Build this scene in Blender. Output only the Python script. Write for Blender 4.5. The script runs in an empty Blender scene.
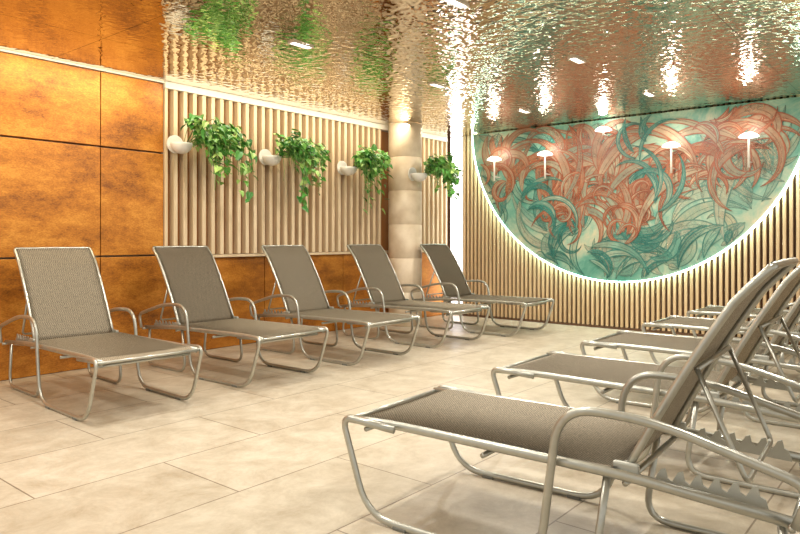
import bpy, bmesh, math, random
from mathutils import Vector, Matrix
random.seed(7)
scene = bpy.context.scene
scene.view_settings.view_transform = 'Standard'
COL = scene.collection
H = 2.57; WL = 5.68; WR = 7.97

# ------------------------------------------------------------ helpers
def new_mat(name):
    m = bpy.data.materials.new(name); m.use_nodes = True
    nt = m.node_tree
    return m, nt, nt.nodes, nt.links, nt.nodes['Principled BSDF']

def simple(name, col, rough=0.5, metal=0.0, emit=None, es=0.0, noise=0.0, nscale=20):
    m, nt, N, L, b = new_mat(name)
    b.inputs['Base Color'].default_value = (*col, 1)
    b.inputs['Roughness'].default_value = rough
    b.inputs['Metallic'].default_value = metal
    if emit:
        b.inputs['Emission Color'].default_value = (*emit, 1)
        b.inputs['Emission Strength'].default_value = es
    if noise > 0:
        tc = N.new('ShaderNodeTexCoord'); n = N.new('ShaderNodeTexNoise')
        n.inputs['Scale'].default_value = nscale
        L.new(tc.outputs['Object'], n.inputs['Vector'])
        r = N.new('ShaderNodeValToRGB')
        r.color_ramp.elements[0].position = .3; r.color_ramp.elements[1].position = .7
        r.color_ramp.elements[0].color = (*[c*(1-noise) for c in col], 1)
        r.color_ramp.elements[1].color = (*[min(1, c*(1+noise)) for c in col], 1)
        L.new(n.outputs['Fac'], r.inputs['Fac']); L.new(r.outputs['Color'], b.inputs['Base Color'])
    return m

def link(name, me, mat=None, parent=None, loc=(0,0,0)):
    o = bpy.data.objects.new(name, me); COL.objects.link(o); o.location = loc
    if mat:
        if isinstance(mat, (list, tuple)):
            for k in mat: me.materials.append(k)
        else: me.materials.append(mat)
    if parent: o.parent = parent
    return o

def bm_mesh(name, bm, smooth=False):
    me = bpy.data.meshes.new(name)
    bmesh.ops.recalc_face_normals(bm, faces=bm.faces)
    bm.to_mesh(me); bm.free()
    if smooth:
        for p in me.polygons: p.use_smooth = True
    return me

def add_box(bm, x0, x1, y0, y1, z0, z1, bev=0.0):
    vs = [bm.verts.new((x, y, z)) for x in (x0, x1) for y in (y0, y1) for z in (z0, z1)]
    idx = [(0,1,3,2),(4,6,7,5),(0,4,5,1),(2,3,7,6),(0,2,6,4),(1,5,7,3)]
    fs = [bm.faces.new([vs[i] for i in q]) for q in idx]
    if bev > 0:
        es = list({e for f in fs for e in f.edges})
        bmesh.ops.bevel(bm, geom=es, offset=bev, segments=2, affect='EDGES', profile=.5)

def box_obj(name, x0, x1, y0, y1, z0, z1, mat, bev=0.0, parent=None):
    bm = bmesh.new(); add_box(bm, x0, x1, y0, y1, z0, z1, bev)
    return link(name, bm_mesh(name, bm), mat, parent)

def fillet(pts, r, n=6):
    pts = [Vector(p) for p in pts]; out = [pts[0]]
    for i in range(1, len(pts)-1):
        a, p, b = pts[i-1], pts[i], pts[i+1]
        rr = r[i] if isinstance(r, (list, tuple)) else r
        t = min(rr, (a-p).length*.48, (b-p).length*.48)
        p0 = p+(a-p).normalized()*t; p2 = p+(b-p).normalized()*t
        for k in range(n+1):
            s = k/n
            out.append((1-s)**2*p0+2*s*(1-s)*p+s*s*p2)
    out.append(pts[-1]); return out

def add_tube(bm, pts, r, r2=None, seg=10, ref=(1,0,0), taper=None):
    r2 = r2 or r; pts = [Vector(p) for p in pts]; rings = []
    n = len(pts); last = Vector(ref)
    for i, p in enumerate(pts):
        t = (pts[min(i+1, n-1)]-pts[max(i-1, 0)]).normalized()
        u = last-t*last.dot(t)
        if u.length < 1e-3: u = t.orthogonal()
        u.normalize(); v = t.cross(u); last = u
        k = taper[i] if taper else 1
        rings.append([bm.verts.new(p+u*math.cos(a)*r*k+v*math.sin(a)*r2*k) for a in [2*math.pi*j/seg for j in range(seg)]])
    for i in range(n-1):
        for j in range(seg):
            bm.faces.new((rings[i][j], rings[i][(j+1)%seg], rings[i+1][(j+1)%seg], rings[i+1][j]))
    bm.faces.new(rings[0][::-1]); bm.faces.new(rings[-1])

def tube_obj(name, pts, r, mat, parent, r2=None, ref=(1,0,0), seg=10):
    bm = bmesh.new(); add_tube(bm, pts, r, r2, seg, ref)
    return link(name, bm_mesh(name, bm, True), mat, parent)

def meta(o, label=None, cat=None, group=None, kind=None):
    if label: o["label"] = label
    if cat: o["category"] = cat
    if group: o["group"] = group
    if kind: o["kind"] = kind
    return o

# ------------------------------------------------------------ materials
def floor_material():
    m, nt, N, L, b = new_mat("beige stone tile")
    tc = N.new('ShaderNodeTexCoord')
    br = N.new('ShaderNodeTexBrick'); br.offset = .5
    br.inputs['Scale'].default_value = 1.0
    br.inputs['Brick Width'].default_value = 1.2; br.inputs['Row Height'].default_value = .6
    br.inputs['Mortar Size'].default_value = .0038; br.inputs['Mortar Smooth'].default_value = .1
    br.inputs['Color1'].default_value = (.49,.435,.345,1); br.inputs['Color2'].default_value = (.565,.505,.41,1)
    br.inputs['Mortar'].default_value = (.24,.19,.14,1)
    L.new(tc.outputs['Object'], br.inputs['Vector'])
    n = N.new('ShaderNodeTexNoise'); n.inputs['Scale'].default_value = 4.2; n.inputs['Detail'].default_value = 14; n.inputs['Roughness'].default_value = .78; n.inputs['Distortion'].default_value = .35
    L.new(tc.outputs['Object'], n.inputs['Vector'])
    r = N.new('ShaderNodeValToRGB'); r.color_ramp.elements[0].position = .33; r.color_ramp.elements[0].color = (.72,.66,.57,1)
    r.color_ramp.elements[1].position = .62; r.color_ramp.elements[1].color = (1.10,1.09,1.06,1)
    L.new(n.outputs['Fac'], r.inputs['Fac'])
    mx = N.new('ShaderNodeMix'); mx.data_type = 'RGBA'; mx.blend_type = 'MULTIPLY'; mx.inputs[0].default_value = 1
    L.new(br.outputs['Color'], mx.inputs[6]); L.new(r.outputs['Color'], mx.inputs[7])
    L.new(mx.outputs[2], b.inputs['Base Color'])
    b.inputs['Roughness'].default_value = .40
    bp = N.new('ShaderNodeBump'); bp.inputs['Strength'].default_value = .25; bp.inputs['Distance'].default_value = .003
    inv = N.new('ShaderNodeMath'); inv.operation = 'SUBTRACT'; inv.inputs[0].default_value = 1
    L.new(br.outputs['Fac'], inv.inputs[1]); L.new(inv.outputs[0], bp.inputs['Height']); L.new(bp.outputs['Normal'], b.inputs['Normal'])
    return m

def ceiling_material():
    m, nt, N, L, b = new_mat("rippled polished steel")
    b.inputs['Metallic'].default_value = 1; b.inputs['Roughness'].default_value = .02
    tc = N.new('ShaderNodeTexCoord')
    n = N.new('ShaderNodeTexNoise'); n.inputs['Scale'].default_value = 14; n.inputs['Detail'].default_value = 1.0; n.inputs['Distortion'].default_value = .2
    L.new(tc.outputs['Object'], n.inputs['Vector'])
    sp = N.new('ShaderNodeSeparateXYZ'); L.new(tc.outputs['Object'], sp.inputs[0])
    mr = N.new('ShaderNodeMapRange'); mr.inputs['From Min'].default_value = 3.2; mr.inputs['From Max'].default_value = 3.5
    mr.inputs['To Min'].default_value = .35; mr.inputs['To Max'].default_value = 1.0
    L.new(sp.outputs['X'], mr.inputs['Value'])
    bp = N.new('ShaderNodeBump'); bp.inputs['Distance'].default_value = .010
    L.new(mr.outputs[0], bp.inputs['Strength'])
    L.new(n.outputs['Fac'], bp.inputs['Height']); L.new(bp.outputs['Normal'], b.inputs['Normal'])
    br = N.new('ShaderNodeTexBrick'); br.offset = 0
    br.inputs['Scale'].default_value = 1.0
    br.inputs['Brick Width'].default_value = 2.4; br.inputs['Row Height'].default_value = 1.2
    br.inputs['Mortar Size'].default_value = .004
    br.inputs['Color1'].default_value = (.72,.64,.52,1); br.inputs['Color2'].default_value = (.72,.64,.52,1)
    br.inputs['Mortar'].default_value = (.22,.2,.17,1)
    L.new(tc.outputs['Object'], br.inputs['Vector']); L.new(br.outputs['Color'], b.inputs['Base Color'])
    return m

def copper_material():
    m, nt, N, L, b = new_mat("oxidised copper sheet")
    tc = N.new('ShaderNodeTexCoord')
    mp = N.new('ShaderNodeMapping'); mp.inputs['Scale'].default_value = (1.0,1.0,2.2)
    L.new(tc.outputs['Object'], mp.inputs['Vector'])
    n = N.new('ShaderNodeTexNoise'); n.inputs['Scale'].default_value = 1.8; n.inputs['Detail'].default_value = 12; n.inputs['Roughness'].default_value = .75
    L.new(mp.outputs[0], n.inputs['Vector'])
    n2 = N.new('ShaderNodeTexNoise'); n2.inputs['Scale'].default_value = 70; n2.inputs['Detail'].default_value = 4
    L.new(mp.outputs[0], n2.inputs['Vector'])
    ma = N.new('ShaderNodeMath'); ma.operation = 'MULTIPLY_ADD'; ma.inputs[1].default_value = .35
    L.new(n2.outputs['Fac'], ma.inputs[0]); L.new(n.outputs['Fac'], ma.inputs[2])
    r = N.new('ShaderNodeValToRGB'); cr = r.color_ramp
    cr.elements[0].position = .50; cr.elements[0].color = (.19,.06,.010,1)
    cr.elements[1].position = .86; cr.elements[1].color = (.72,.32,.05,1)
    e = cr.elements.new(.67); e.color = (.48,.17,.018,1)
    L.new(ma.outputs[0], r.inputs['Fac']); L.new(r.outputs['Color'], b.inputs['Base Color'])
    b.inputs['Metallic'].default_value = .35; b.inputs['Roughness'].default_value = .42
    return m

def wood_material(name, c1, c2):
    m, nt, N, L, b = new_mat(name)
    tc = N.new('ShaderNodeTexCoord')
    mp = N.new('ShaderNodeMapping'); mp.inputs['Scale'].default_value = (14,14,.8)
    L.new(tc.outputs['Object'], mp.inputs['Vector'])
    n = N.new('ShaderNodeTexNoise'); n.inputs['Scale'].default_value = 2; n.inputs['Detail'].default_value = 4
    L.new(mp.outputs[0], n.inputs['Vector'])
    r = N.new('ShaderNodeValToRGB'); r.color_ramp.elements[0].position = .3; r.color_ramp.elements[1].position = .7
    r.color_ramp.elements[0].color = (*c1,1); r.color_ramp.elements[1].color = (*c2,1)
    L.new(n.outputs['Fac'], r.inputs['Fac']); L.new(r.outputs['Color'], b.inputs['Base Color'])
    b.inputs['Roughness'].default_value = .5
    return m

def fabric_material():
    m, nt, N, L, b = new_mat("taupe mesh sling fabric")
    tc = N.new('ShaderNodeTexCoord')
    ck = N.new('ShaderNodeTexChecker'); ck.inputs['Scale'].default_value = 150
    ck.inputs['Color1'].default_value = (.16,.128,.085,1); ck.inputs['Color2'].default_value = (.39,.33,.235,1)
    L.new(tc.outputs['Object'], ck.inputs['Vector'])
    n = N.new('ShaderNodeTexNoise'); n.inputs['Scale'].default_value = 120; n.inputs['Detail'].default_value = 2
    L.new(tc.outputs['Object'], n.inputs['Vector'])
    mx = N.new('ShaderNodeMix'); mx.data_type = 'RGBA'; mx.blend_type = 'OVERLAY'; mx.inputs[0].default_value = .6
    L.new(ck.outputs['Color'], mx.inputs[6]); L.new(n.outputs['Fac'], mx.inputs[7])
    L.new(mx.outputs[2], b.inputs['Base Color'])
    b.inputs['Roughness'].default_value = .7
    return m

def stone_material():
    m, nt, N, L, b = new_mat("cream stone column")
    tc = N.new('ShaderNodeTexCoord')
    n = N.new('ShaderNodeTexNoise'); n.inputs['Scale'].default_value = 5; n.inputs['Detail'].default_value = 8
    L.new(tc.outputs['Object'], n.inputs['Vector'])
    r = N.new('ShaderNodeValToRGB'); r.color_ramp.elements[0].position = .3; r.color_ramp.elements[1].position = .7
    r.color_ramp.elements[0].color = (.58,.44,.29,1); r.color_ramp.elements[1].color = (.80,.67,.50,1)
    L.new(n.outputs['Fac'], r.inputs['Fac']); L.new(r.outputs['Color'], b.inputs['Base Color'])
    b.inputs['Roughness'].default_value = .55
    return m

def leaf_material():
    m, nt, N, L, b = new_mat("glossy green leaves")
    g = N.new('ShaderNodeNewGeometry')
    r = N.new('ShaderNodeValToRGB'); cr = r.color_ramp
    cr.elements[0].color = (.03,.15,.02,1); cr.elements[1].color = (.50,.68,.20,1)
    e = cr.elements.new(.55); e.color = (.12,.38,.06,1)
    L.new(g.outputs['Random Per Island'], r.inputs['Fac']); L.new(r.outputs['Color'], b.inputs['Base Color'])
    b.inputs['Roughness'].default_value = .35
    return m

def mural_bg_material():
    m, nt, N, L, b = new_mat("painted teal mural ground")
    tc = N.new('ShaderNodeTexCoord')
    n = N.new('ShaderNodeTexNoise'); n.inputs['Scale'].default_value = 1.3; n.inputs['Detail'].default_value = 12; n.inputs['Roughness'].default_value = .72; n.inputs['Distortion'].default_value = .8
    L.new(tc.outputs['Object'], n.inputs['Vector'])
    r = N.new('ShaderNodeValToRGB'); cr = r.color_ramp
    cr.elements[0].position = .35; cr.elements[0].color = (.05,.24,.18,1)
    cr.elements[1].position = .64; cr.elements[1].color = (.60,.52,.34,1)
    e = cr.elements.new(.45); e.color = (.15,.36,.27,1)
    e = cr.elements.new(.53); e.color = (.33,.46,.33,1)
    L.new(n.outputs['Fac'], r.inputs['Fac']); L.new(r.outputs['Color'], b.inputs['Base Color'])
    b.inputs['Roughness'].default_value = .4
    return m

def mural_paint_material():
    m, nt, N, L, b = new_mat("mural brush strokes")
    a = N.new('ShaderNodeAttribute'); a.attribute_name = "Col"
    tc = N.new('ShaderNodeTexCoord'); n = N.new('ShaderNodeTexNoise'); n.inputs['Scale'].default_value = 6; n.inputs['Detail'].default_value = 8; n.inputs['Roughness'].default_value = .7
    L.new(tc.outputs['Object'], n.inputs['Vector'])
    mx = N.new('ShaderNodeMix'); mx.data_type = 'RGBA'; mx.blend_type = 'OVERLAY'; mx.inputs[0].default_value = .8
    L.new(a.outputs['Color'], mx.inputs[6]); L.new(n.outputs['Fac'], mx.inputs[7])
    L.new(mx.outputs[2], b.inputs['Base Color']); b.inputs['Roughness'].default_value = .4
    L.new(a.outputs['Alpha'], b.inputs['Alpha'])
    return m

M_floor = floor_material(); M_ceil = ceiling_material(); M_cop = copper_material()
M_slat = wood_material("pale oak slats", (.56,.41,.24), (.74,.58,.38))
M_slat2 = wood_material("oak wall slats", (.50,.34,.18), (.68,.49,.28))
M_back = simple("brown slat backing", (.10,.045,.018), .7)
M_plaster = simple("cream plaster", (.6,.5,.38), .8, noise=.05)
M_fab = fabric_material()
M_met = simple("champagne aluminium", (.46,.455,.40), .30, .75, noise=.06, nscale=30)
M_plate = simple("cast aluminium ratchet", (.45,.45,.40), .45, .6)
M_cap = simple("grey plastic cap", (.16,.16,.14), .6)
M_stone = stone_material()
M_white = simple("white painted trim", (.80,.75,.66), .5)
M_pot = simple("white ceramic bowl", (.82,.79,.72), .35)
M_leaf = leaf_material()
M_stem = simple("green vine stem", (.12,.22,.05), .6)
M_soil = simple("dark potting soil", (.05,.03,.02), .9, noise=.3)
M_halo = simple("cool white LED halo", (1,1,1), .5, emit=(.66,1,.92), es=12)
M_strip = simple("vertical LED diffuser", (1,1,1), .5, emit=(1,.93,.97), es=2.6)
M_stripgap = simple("grey profile groove", (.35,.3,.27), .5)
M_lamp = simple("warm lamp diffuser", (1,1,1), .5, emit=(1,.96,.88), es=3)
M_dl = simple("downlight diffuser", (1,1,1), .5, emit=(1,.95,.88), es=8)
M_mbg = mural_bg_material(); M_mp = mural_paint_material()

# ------------------------------------------------------------ room shell
f = box_obj("floor", -2.5, WR+.2, -4.2, WL+.2, -.1, 0, M_floor); meta(f, kind="structure")
c = box_obj("ceiling", -2.5, WR+.2, -4.2, WL+.2, H, H+.1, M_ceil); meta(c, kind="structure")
w = box_obj("wall_north", -2.5, WR+.2, WL+.08, WL+.2, 0, H, M_plaster); meta(w, kind="structure")
w = box_obj("wall_east", WR+.05, WR+.2, -4.2, WL+.08, 0, H, M_back); meta(w, kind="structure")

# copper cladding (panels with joints)
XC = 3.41
bm = bmesh.new()
zr = [(0.0,.945),(.953,1.895),(1.903,2.55)]
x = XC-.6-1.2*3
while x < XC-.01:
    x1 = min(x+1.2, XC)
    for z0, z1 in zr: add_box(bm, x+.004, x1-.004, WL, WL+.075, z0+.004, z1-.004, .003)
    x = x1
x = XC
while x < WR-.1:
    x1 = min(x+1.2, WR-.02)
    add_box(bm, x+.004, x1-.004, WL+.02, WL+.075, .004, .915, .003)
    x = x1
o = link("wall_panel_cladding", bm_mesh("copper_cladding", bm), M_cop)
meta(o, "oxidised orange copper sheet cladding in large wall panels", "wall cladding")
o = box_obj("trim_1", -2.4, XC, WL-.012, WL+.07, 2.552, 2.569, M_white); meta(o, kind="structure")
o = box_obj("trim_2", XC, WR-.06, WL-.03, WL+.07, 2.505, 2.569, M_white, .004); meta(o, kind="structure")
o = box_obj("trim_3", XC+.002, WR-.06, WL-.02, WL+.07, .917, .945, M_slat, .003); meta(o, kind="structure")
o = box_obj("trim_4", XC+.001, XC+.03, WL-.02, WL+.07, .947, 2.504, M_slat, .003); meta(o, kind="structure")

# left slat screen
bm = bmesh.new()
x = XC+.085
while x < 7.9:
    if not (6.44 < x+.02 < 6.90):
        add_box(bm, x, x+.042, WL-.03, WL+.045, .95, 2.50, .003)
    x += .104
o = link("slat_screen", bm_mesh("slat_screen", bm), M_slat)
b_ = box_obj("screen_backing", XC+.045, 7.9, WL+.047, WL+.075, .95, 2.50, simple("warm brown screen backing", (.30,.115,.025), .7), parent=o)
meta(o, "pale vertical wooden slat screen on the upper wall", "slat screen")

# right slat wall
bm = bmesh.new()
y = -4.1
while y < 5.39:
    add_box(bm, WR, WR+.045, y, y+.031, .03, H-.002, .002)
    y += .062
o = link("slat_wall_cladding", bm_mesh("slat_wall", bm), M_slat2)
meta(o, "fine vertical oak slats covering the wall around the mural", "slat wall")
o = box_obj("baseboard_east", WR-.005, WR+.048, -4.1, 5.42, 0, .028, M_back); meta(o, kind="structure")

# vertical light strip at the corner
root = bpy.data.objects.new("vertical_light_strip", None); COL.objects.link(root); root.location = (WR-.02, 5.54, 0)
meta(root, "tall white glowing vertical light strip in the room corner", "light strip")
bm = bmesh.new()
for k in range(4):
    add_box(bm, -.005, .03, -.10+k*.05, -.10+k*.05+.034, .03, H-.005, .003)
link("diffuser", bm_mesh("strip_diffuser", bm), M_strip, root)
bm = bmesh.new(); add_box(bm, .031, .068, -.11, .10, .01, H-.004)
link("profile", bm_mesh("strip_profile", bm), M_stripgap, root)

# ------------------------------------------------------------ column
CX, CY, CR = 6.68, 5.44, .215
root = bpy.data.objects.new("round_column", None); COL.objects.link(root); root.location = (CX, CY, 0)
meta(root, "round cream stone column with horizontal joints", "column")
bm = bmesh.new()
nb = 6; bh = (H-.004)/nb; prof = []
for k in range(nb):
    z0, z1 = k*bh, (k+1)*bh
    prof += [(CR-.006, z0), (CR, z0+.006), (CR, z1-.006), (CR-.006, z1)]
rings = []
for r_, z in prof:
    rings.append([bm.verts.new((r_*math.cos(a), r_*math.sin(a), z)) for a in [2*math.pi*j/40 for j in range(40)]])
for i in range(len(rings)-1):
    if abs(prof[i][1]-prof[i+1][1]) < 1e-6: continue
    for j in range(40): bm.faces.new((rings[i][j], rings[i][(j+1)%40], rings[i+1][(j+1)%40], rings[i+1][j]))
me = bm_mesh("column_shaft", bm, True)
link("shaft", me, M_stone, root)

# ------------------------------------------------------------ mural
MY, MZ, MR = 3.15, 2.65, 2.06
root = bpy.data.objects.new("round_mural", None); COL.objects.link(root); root.location = (WR, MY, MZ)
meta(root, "huge round backlit mural of sea-green and copper swirling leaves", "mural")
ztop = H-.012-MZ
def circ_poly(R, n=160):
    a0 = math.asin(ztop/R)
    A0, A1 = a0, -math.pi-a0
    return [(R*math.cos(A0+(A1-A0)*i/n), R*math.sin(A0+(A1-A0)*i/n)) for i in range(n+1)]
bm = bmesh.new()
P = circ_poly(MR)
fr = [bm.verts.new((-.075, p[0], p[1])) for p in P]; bk = [bm.verts.new((-.045, p[0], p[1])) for p in P]
bm.faces.new(fr); bm.faces.new(bk[::-1])
for i in range(len(P)):
    j = (i+1) % len(P); bm.faces.new((fr[i], fr[j], bk[j], bk[i]))
link("panel", bm_mesh("mural_panel", bm), M_mbg, root)
def arc_band(name, R0, R1, x0, x1, mat):
    bm = bmesh.new(); A = circ_poly(R0); B = circ_poly(R1); R_ = []
    for a, b in zip(A, B):
        R_.append([bm.verts.new((x0,*a)), bm.verts.new((x0,*b)), bm.verts.new((x1,*b)), bm.verts.new((x1,*a))])
    for i in range(len(R_)-1):
        for j in range(4): bm.faces.new((R_[i][j], R_[i][(j+1)%4], R_[i+1][(j+1)%4], R_[i+1][j]))
    bm.faces.new(R_[0]); bm.faces.new(R_[-1][::-1])
    return link(name, bm_mesh(name, bm), mat, root)
arc_band("halo_light", MR-.03, MR+.012, -.044, -.006, M_halo)
arc_band("rim", MR+.0005, MR+.014, -.08, -.046, M_halo)

# painted leaf fans
verts, faces, cols = [], [], []
layer = [0]
def inside(y, z): return y*y+z*z < (MR-.02)**2 and z < ztop-.005
def strand(y, z, ang, length, curv, width, col, col2, outline, alpha, n=24, tight=0.0):
    pts = []; a = ang
    for i in range(n+1):
        if not inside(y, z): break
        pts.append((y, z, a)); s = length/n
        y += math.cos(a)*s; z += math.sin(a)*s
        a += curv/n*(1+tight*i/n)
    if len(pts) < 5: return
    m_ = len(pts)-1
    W = lambda t: width*(abs(math.sin(math.pi*t**.75))**.9)
    def ribbon(wf, c1, c2, off=None, al=1.0):
        layer[0] += 1; X = -.0752-layer[0]*.000014; base = len(verts)
        for i, (py, pz, pa) in enumerate(pts):
            t = i/m_; hw = wf(t); ny, nz = -math.sin(pa), math.cos(pa)
            o_ = off(t) if off else 0
            cy, cz = py+ny*o_, pz+nz*o_
            for sgn in (-1, 1):
                verts.append((X, cy+sgn*ny*hw, cz+sgn*nz*hw))
                cols.append(tuple(c1[k]*(1-t)+c2[k]*t for k in range(3))+(al,))
        for i in range(m_): faces.append((base+2*i, base+2*i+1, base+2*i+3, base+2*i+2))
    ribbon(W, col, col2, None, alpha)
    th = lambda t: .0025+.0045*math.sin(math.pi*t)
    ribbon(th, outline, outline, lambda t: W(t), .85)
    ribbon(th, outline, outline, lambda t: -W(t), .85)
    ribbon(lambda t: .003, outline, outline, lambda t: W(t)*.2, .6)
CORAL = [(.50,.19,.09),(.56,.30,.18),(.42,.15,.08),(.58,.46,.30),(.50,.40,.26),(.30,.38,.28)]
TEAL = [(.05,.26,.21),(.10,.36,.28),(.03,.20,.16),(.26,.45,.34),(.42,.53,.38)]
PALE = [(.60,.58,.42),(.38,.50,.37),(.26,.42,.32),(.54,.46,.30)]
R = random.Random(41)
def fan(y, z, ang, n, pal, L_, W_, curv, spread=.9, alpha=.52, out=(.30,.08,.035)):
    for k in range(n):
        u = k/(n-1)-.5 if n > 1 else 0
        strand(y+R.gauss(0,.08), z+R.gauss(0,.08), ang+u*spread+R.gauss(0,.14), L_*R.uniform(.5,1.15),
               curv*R.uniform(.5,1.5), W_*R.uniform(.6,1.4), R.choice(pal), R.choice(pal), out, alpha, tight=R.uniform(0,1.2))
TO = (.03,.16,.13)
for _ in range(24):
    fan(R.uniform(-1.8,1.8), R.uniform(-1.9,-.2), R.uniform(0,6.28), 4, PALE, 1.0, .055, R.choice((-1,1))*1.9, 1.0, .4, (.10,.22,.17))
for _ in range(12):
    fan(R.uniform(-1.7,1.6), R.uniform(-1.8,-.15), R.uniform(0,6.28), 5, TEAL, .95, .04, R.choice((-1,1))*2.0, .9, .4, TO)
for (y, z, a) in [(.9,-1.25,1.9),(.45,-1.35,1.3),(.05,-1.0,2.0),(.65,-.7,2.6),(1.3,-.85,1.4),(-.35,-1.3,1.0),(.2,-.6,.4),(-1.0,-.95,1.2),(-1.35,-.6,1.8),(-1.2,-.3,2.8),(1.65,-.6,1.9),(-.1,-1.5,1.9),(.8,-1.0,.6),(-1.5,-.45,.7),(.1,-.9,1.1),(.6,-1.1,1.6),(-1.1,-.7,.9)]:
    fan(y, z, a+R.gauss(0,.3), 6, CORAL, 1.1, .042, R.choice((-1,1))*2.0, 1.2)
    fan(y+.1, z+.05, a+R.gauss(0,.7), 3, CORAL, .75, .022, R.choice((-1,1))*3.0, 1.6, .75)
for (y, z, a) in [(-.5,-1.2,2.2),(-.35,-.5,.8),(.3,-1.7,2.9),(1.2,-1.2,2.4)]:
    fan(y, z, a, 5, TEAL, .9, .030, R.choice((-1,1))*2.2, .9, .55, TO)
me = bpy.data.meshes.new("mural_strokes"); me.from_pydata(verts, [], faces)
ca = me.color_attributes.new("Col", 'FLOAT_COLOR', 'POINT')
for i, cc in enumerate(cols): ca.data[i].color = cc
link("painting", me, M_mp, root)

# wall lamps in front of mural
def wall_lamp(y, z, stem):
    root = bpy.data.objects.new("wall_lamp", None); COL.objects.link(root); root.location = (WR-.10, y, z)
    meta(root, "small white glowing dome lamp on a thin stem before the mural", "lamp", "wall lamps across the mural")
    bm = bmesh.new()
    prof = [(.004,.050),(.045,.044),(.085,.022),(.10,0),(.07,-.008),(.004,-.012)]
    rg = [[bm.verts.new((-.13+r_*math.cos(a), r_*math.sin(a), zz)) for a in [2*math.pi*j/24 for j in range(24)]] for r_, zz in prof]
    for i in range(len(rg)-1):
        for j in range(24): bm.faces.new((rg[i][j], rg[i][(j+1)%24], rg[i+1][(j+1)%24], rg[i+1][j]))
    bm.faces.new(rg[0]); bm.faces.new(rg[-1][::-1])
    link("lamp_shade", bm_mesh("lamp_shade", bm, True), M_lamp, root)
    tube_obj("stem", [(-.13,0,-.008), (-.13,0,-stem)], .011, M_white, root)
    tube_obj("bracket", fillet([(-.13,0,-stem*.8), (-.03,0,-stem*.8), (.012,0,-stem*.8)], .01), .006, M_white, root)
    l = bpy.data.lights.new("lamp_glow", 'POINT'); l.energy = 2.0; l.color = (1,.96,.86); l.shadow_soft_size = .05
    lo = bpy.data.objects.new("lamp_glow", l); COL.objects.link(lo); lo.parent = root; lo.location = (-.15, 0, .11)
for (y, z, s) in [(4.76,2.16,.28),(4.01,2.17,.30),(3.24,2.40,.06),(2.45,2.14,.30),(1.66,2.17,.32)]:
    wall_lamp(y, z, s)

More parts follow.
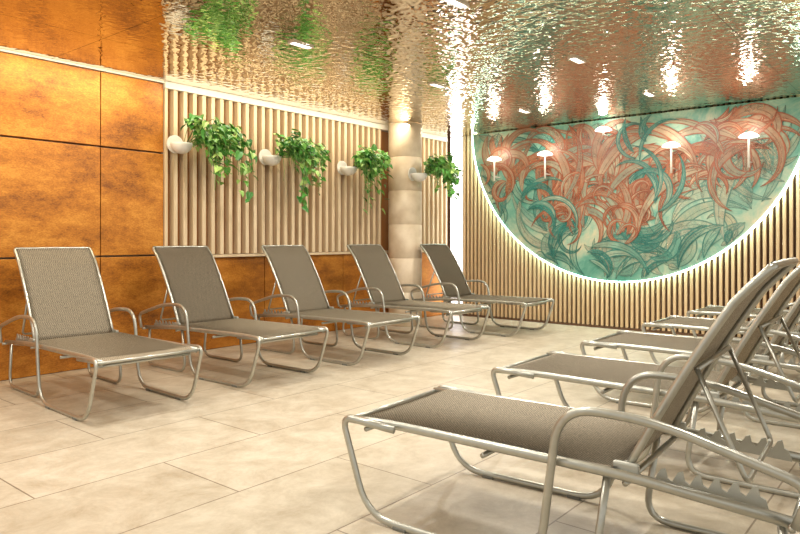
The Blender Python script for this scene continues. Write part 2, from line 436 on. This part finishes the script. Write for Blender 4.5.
# ------------------------------------------------------------ sun lounger
def make_lounger():
    root = bpy.data.objects.new("sun_lounger", None); COL.objects.link(root)
    parts = []
    def T(name, pts, r, r2=None, parent=root, mat=M_met, ref=(1,0,0)):
        o = tube_obj(name, pts, r, mat, parent, r2, ref); parts.append(o); return o
    for s in (-1, 1):
        xo = s*.345; xi = s*.310
        sled = fillet([(xo,.24,.374),(xo,-.02,.388),(xo,.11,.016),(xo,.83,.016),(xo,.90,.565),(xo,1.2,.56),(xo,1.60,.45),(xo,1.56,.335)], [0,.06,.13,.15,.13,.12,.07,0], 7)
        T("side_frame", sled, .0105, .0145)
        T("seat_rail", fillet([(xi,-.005,.372),(xi,.2,.382),(xi,1.1,.372),(xi,1.57,.335)], .1), .012, .017)
        T("rear_leg", fillet([(xi*.93,1.04,.36),(xi*.93,.99,.014),(xi*.93,1.56,.014),(xi*.93,1.52,.33)], .1), .010, .013)
    for (y, z, w_) in [(.0,.372,.343),(.07,.340,.305),(.60,.335,.305),(1.10,.345,.305),(1.55,.328,.34)]:
        T("crossbar", [(-w_,y,z),(w_,y,z)], .010, ref=(0,1,0))
    bm = bmesh.new(); nx, ny = 12, 26; g = []
    for j in range(ny+1):
        row = []
        for i in range(nx+1):
            u = i/nx*2-1; y = .03+j/ny*1.05
            z = .392-.016*(1-u*u)*abs(math.sin(math.pi*j/ny))**.5
            if y < .08: z -= (.08-y)**2*6
            row.append(bm.verts.new((u*.311, y, z)))
        g.append(row)
    for j in range(ny):
        for i in range(nx): bm.faces.new((g[j][i], g[j][i+1], g[j+1][i+1], g[j+1][i]))
    bmesh.ops.solidify(bm, geom=bm.faces[:], thickness=.004)
    parts.append(link("seat_sling", bm_mesh("seat_sling", bm, True), M_fab, root))
    ang = math.radians(60); hy, hz = 1.10, .385; Lb = .732
    def bp(t, off=0, x=0):
        cu = -.014*math.sin(math.pi*t)+(.05*max(0, t-.85)/.15*.4)
        d = t*Lb
        return (x, hy+d*math.cos(ang)+(cu+off)*math.sin(ang), hz+d*math.sin(ang)-(cu+off)*math.cos(ang))
    tr = [i/12 for i in range(13)]
    pl = [bp(t, 0, -.276) for t in tr]; pr = [bp(t, 0, .276) for t in tr][::-1]
    p_all = pl[:-1]+fillet([pl[-1], bp(1.03,0,-.271), bp(1.035,0,0), bp(1.03,0,.271), pr[0]], .04)+pr[1:]
    back = T("backrest", p_all, .011, .0125)
    bm = bmesh.new(); g = []; ny = 18
    for j in range(ny+1):
        t = -.01+1.055*j/ny
        g.append([bm.verts.new(bp(t, .010*(1-(i/nx*2-1)**2)*math.sin(math.pi*min(1,max(0,t)))-.010, (i/nx*2-1)*.277)) for i in range(nx+1)])
    for j in range(ny):
        for i in range(nx): bm.faces.new((g[j][i], g[j][i+1], g[j+1][i+1], g[j+1][i]))
    bmesh.ops.solidify(bm, geom=bm.faces[:], thickness=.004)
    o = link("backrest_sling", bm_mesh("backrest_sling", bm, True), M_fab, back); parts.append(o)
    a = bp(.52, .02, -.25); b = bp(.52, .02, .25)
    T("support_strut", fillet([a, (-.245,1.43,.40), (.245,1.43,.40), b], .03), .008)
    T("backrest_crossbar", [a, b], .009, ref=(0,1,0), parent=back)
    for s in (-1, 1):
        bm = bmesh.new(); x0 = s*.268; prof = [(1.16,.35)]
        for k in range(6):
            yy = 1.18+k*.05
            prof += [(yy,.368),(yy+.016,.398),(yy+.030,.404),(yy+.036,.376)]
        prof += [(1.48,.37),(1.49,.335)]
        A = [bm.verts.new((x0-.004,*p)) for p in prof]; B = [bm.verts.new((x0+.004,*p)) for p in prof]
        bm.faces.new(A); bm.faces.new(B[::-1])
        for i in range(len(prof)):
            j = (i+1) % len(prof); bm.faces.new((A[i], A[j], B[j], B[i]))
        parts.append(link("ratchet_plate", bm_mesh("ratchet_plate", bm), M_plate, root))
        bm = bmesh.new(); add_box(bm, s*.294-.010, s*.294+.010, 1.06, 1.14, .352, .408, .006)
        parts.append(link("hinge", bm_mesh("hinge", bm), M_plate, root))
        for yy in (.27, .68):
            bm = bmesh.new(); add_box(bm, s*.345-.013, s*.345+.013, yy-.03, yy+.03, 0.0, .014, .004)
            parts.append(link("foot_pad", bm_mesh("foot_pad", bm), M_cap, root))
    return root, parts
lroot, lparts = make_lounger()

def copy_thing(root, parts):
    nr = root.copy(); COL.objects.link(nr); mp = {root: nr}
    for p in parts:
        q = p.copy(); COL.objects.link(q); mp[p] = q
    for p in parts:
        mp[p].parent = mp[p.parent]; mp[p].matrix_parent_inverse = p.matrix_parent_inverse
    return nr
spots = [
 (2.22,3.84,-2,"taupe sling sun lounger with aluminium frame beside copper wall"),
 (3.41,3.86,1,"taupe sling sun lounger with aluminium frame, before the slat screen"),
 (4.54,3.82,0,"taupe sling sun lounger with aluminium frame, before the slat screen"),
 (5.74,3.82,-1,"taupe sling sun lounger with aluminium frame, before the slat screen"),
 (6.93,3.66,1,"taupe sling sun lounger with aluminium frame beside the stone column"),
 (2.275,1.90,183.5,"taupe sling sun lounger with raised back, first of its row"),
 (3.52,1.96,181,"taupe sling sun lounger with raised back on tiled floor"),
 (4.73,1.99,181,"taupe sling sun lounger with raised back on tiled floor"),
 (6.01,2.02,180,"taupe sling sun lounger with raised back on tiled floor"),
 (7.25,2.02,180,"taupe sling sun lounger beside the slatted mural wall"),
]
for i, (x, y, r, lab) in enumerate(spots):
    o = lroot if i == 0 else copy_thing(lroot, lparts)
    o.location = (x, y, 0); o.rotation_euler = (0, 0, math.radians(r))
    meta(o, lab, "sun lounger", "loungers in the facing row" if i > 4 else "loungers along the slat wall")

# ------------------------------------------------------------ planters
def leaf_into(bm, p, d, up, s):
    d = d.normalized(); side = d.cross(up)
    if side.length < 1e-3: side = d.orthogonal()
    side.normalize(); n = side.cross(d)
    def V(a, b, c):
        q = p+d*a*s+side*b*s+n*c*s
        if q.y > .085: q.y = .085
        return bm.verts.new(q)
    v0 = V(0,0,0); m1 = V(.45,0,-.06); tip = V(1.0,0,-.22)
    a1 = V(-.08,.25,.06); a2 = V(.22,.42,.10); a3 = V(.62,.27,.02)
    b1 = V(-.08,-.25,.06); b2 = V(.22,-.42,.10); b3 = V(.62,-.27,.02)
    for q in ((v0,a1,a2,m1),(m1,a2,a3,tip),(v0,m1,b2,b1),(m1,tip,b3,b2)): bm.faces.new(q)

def make_planter(x, y, z, seed, label, rad=.33, drop=.34):
    rr = random.Random(seed)
    root = bpy.data.objects.new("hanging_planter", None); COL.objects.link(root); root.location = (x, y, z)
    meta(root, label, "hanging plant", "planters along the slat wall")
    br_ = .100
    bm = bmesh.new(); prof = []
    for k in range(9):
        a = math.pi/2*k/8; prof.append((br_*math.sin(a)+.002, -br_*math.cos(a)))
    prof += [(br_-.006,0.0)] + [((br_-.006)*math.sin(math.pi/2*k/8)+.002, -(br_-.006)*math.cos(math.pi/2*k/8)) for k in range(7,-1,-1)]
    rg = [[bm.verts.new((r_*math.cos(a), r_*math.sin(a), zz)) for a in [2*math.pi*j/32 for j in range(32)]] for r_, zz in prof]
    for i in range(len(rg)-1):
        for j in range(32): bm.faces.new((rg[i][j], rg[i][(j+1)%32], rg[i+1][(j+1)%32], rg[i+1][j]))
    link("bowl", bm_mesh("bowl", bm, True), M_pot, root)
    bm = bmesh.new()
    bmesh.ops.create_circle(bm, cap_ends=True, radius=br_-.008, segments=32, matrix=Matrix.Translation((0,0,-.015)))
    link("soil", bm_mesh("soil", bm), M_soil, root)
    bm = bmesh.new()
    bmesh.ops.create_cone(bm, cap_ends=True, segments=36, radius1=.085, radius2=.085, depth=.012, matrix=Matrix.Translation((-.0,br_+.006,0))@Matrix.Rotation(math.pi/2,4,'X'))
    link("wall_disc", bm_mesh("wall_disc", bm), M_pot, root)
    bl = bmesh.new(); bs = bmesh.new()
    for v in range(30):
        th = rr.uniform(-math.pi*.60, math.pi*.06)
        reach = rad*rr.uniform(.3, 1.0)
        lift = rr.uniform(.04, .21); dr = drop*(rr.random()**1.4*1.15+.05)
        p0 = Vector((.05*math.cos(th)+.02, .05*math.sin(th)-.01, -.01))
        pts = []
        n = 11
        for i in range(n+1):
            t = i/n
            ho = min(1.0, t*1.5)
            pts.append(p0+Vector((math.cos(th)*reach*abs(math.sin(ho*math.pi*.5))**.9+.02*math.sin(t*5+v), min(.04, math.sin(th)*reach*abs(math.sin(ho*math.pi*.5))**.9*.8),
                        lift*math.sin(min(1, t*1.6)*math.pi*.6)*1.2-dr*max(0, t-.3)**1.2*1.55)))
        add_tube(bs, pts, .003, seg=5)
        for i in range(2, n+1):
            for _ in range(2 if i < 8 else 1):
                p = pts[i]+Vector((rr.gauss(0,.022), rr.gauss(0,.022), rr.gauss(0,.022)))
                if p.y > .06: continue
                if p.x < .07 and p.z < .02: continue
                d = Vector((rr.gauss(0,.7)+math.cos(th)*.5, rr.gauss(0,.6)+math.sin(th)*.5-.1, rr.gauss(-.45,.4)))
                leaf_into(bl, p, d, Vector((rr.gauss(0,.3), rr.gauss(-.3,.3), 1)), rr.uniform(.05, .095))
    link("foliage", bm_mesh("foliage", bl), M_leaf, root); link("vines", bm_mesh("vines", bs, True), M_stem, root)
PL = "trailing green pothos in white wall bowl"
make_planter(3.50, WL-.150, 1.99, 1, PL+" by copper panels", .64, .50)
make_planter(4.57, WL-.150, 1.97, 2, PL, .58, .58)
make_planter(5.73, WL-.150, 1.95, 3, PL, .48, .54)
make_planter(6.55, CY-CR-.116, 1.91, 4, PL+" on stone column", .50, .38)

# ------------------------------------------------------------ ceiling downlights
def downlight(x, y, e):
    root = bpy.data.objects.new("ceiling_downlight", None); COL.objects.link(root); root.location = (x, y, H)
    meta(root, "small recessed rectangular light in the rippled mirror ceiling", "ceiling light", "ceiling downlights")
    bm = bmesh.new()
    for (a,b,c_,d) in ((-.10,.10,-.035,-.025),(-.10,.10,.025,.035),(-.10,-.09,-.025,.025),(.09,.10,-.025,.025)):
        add_box(bm, a, b, c_, d, -.012, -.001)
    link("frame", bm_mesh("dl_frame", bm), M_white, root)
    bm = bmesh.new(); add_box(bm, -.09, .09, -.025, .025, -.006, -.001)
    link("diffuser", bm_mesh("dl_diff", bm), M_dl, root)
    l = bpy.data.lights.new("downlight_beam", 'AREA'); l.shape = 'RECTANGLE'; l.size = .18; l.size_y = .05; l.energy = e; l.color = (1,.96,.87)
    lo = bpy.data.objects.new("downlight_beam", l); COL.objects.link(lo); lo.parent = root; lo.location = (0,0,-.014)
for x in (.05, 1.75, 3.42, 5.15, 6.83):
    for y in (3.8, 2.38, .4):
        if y == .4 and x < 0.5: continue
        downlight(x, y, 24)
def washer(x0, x1, y, rotx, e, col):
    l = bpy.data.lights.new("wall_washer", 'AREA'); l.shape = 'RECTANGLE'; l.size = x1-x0; l.size_y = .04; l.energy = e; l.color = col
    lo = bpy.data.objects.new("wall_washer_beam", l); COL.objects.link(lo); lo.location = ((x0+x1)/2, y, H-.03); lo.rotation_euler = (rotx,0,0)
washer(-1, 3.35, WL-.55, math.radians(40), 34, (1,.88,.62))
washer(3.45, 7.6, WL-.40, math.radians(30), 27, (1,.90,.70))

# ------------------------------------------------------------ world
wd = bpy.data.worlds.new("World"); scene.world = wd; wd.use_nodes = True
bg = wd.node_tree.nodes['Background']; bg.inputs[0].default_value = (1,.97,.90,1); bg.inputs[1].default_value = .95

# ------------------------------------------------------------ camera
cam = bpy.data.cameras.new("camera"); co = bpy.data.objects.new("camera", cam); COL.objects.link(co)
co.location = (0, 0, 1.1); co.rotation_euler = (math.radians(90), 0, math.radians(39.6-90))
cam.lens = 30.15; cam.sensor_width = 36; cam.shift_y = -.035; cam.clip_start = .05
scene.camera = co
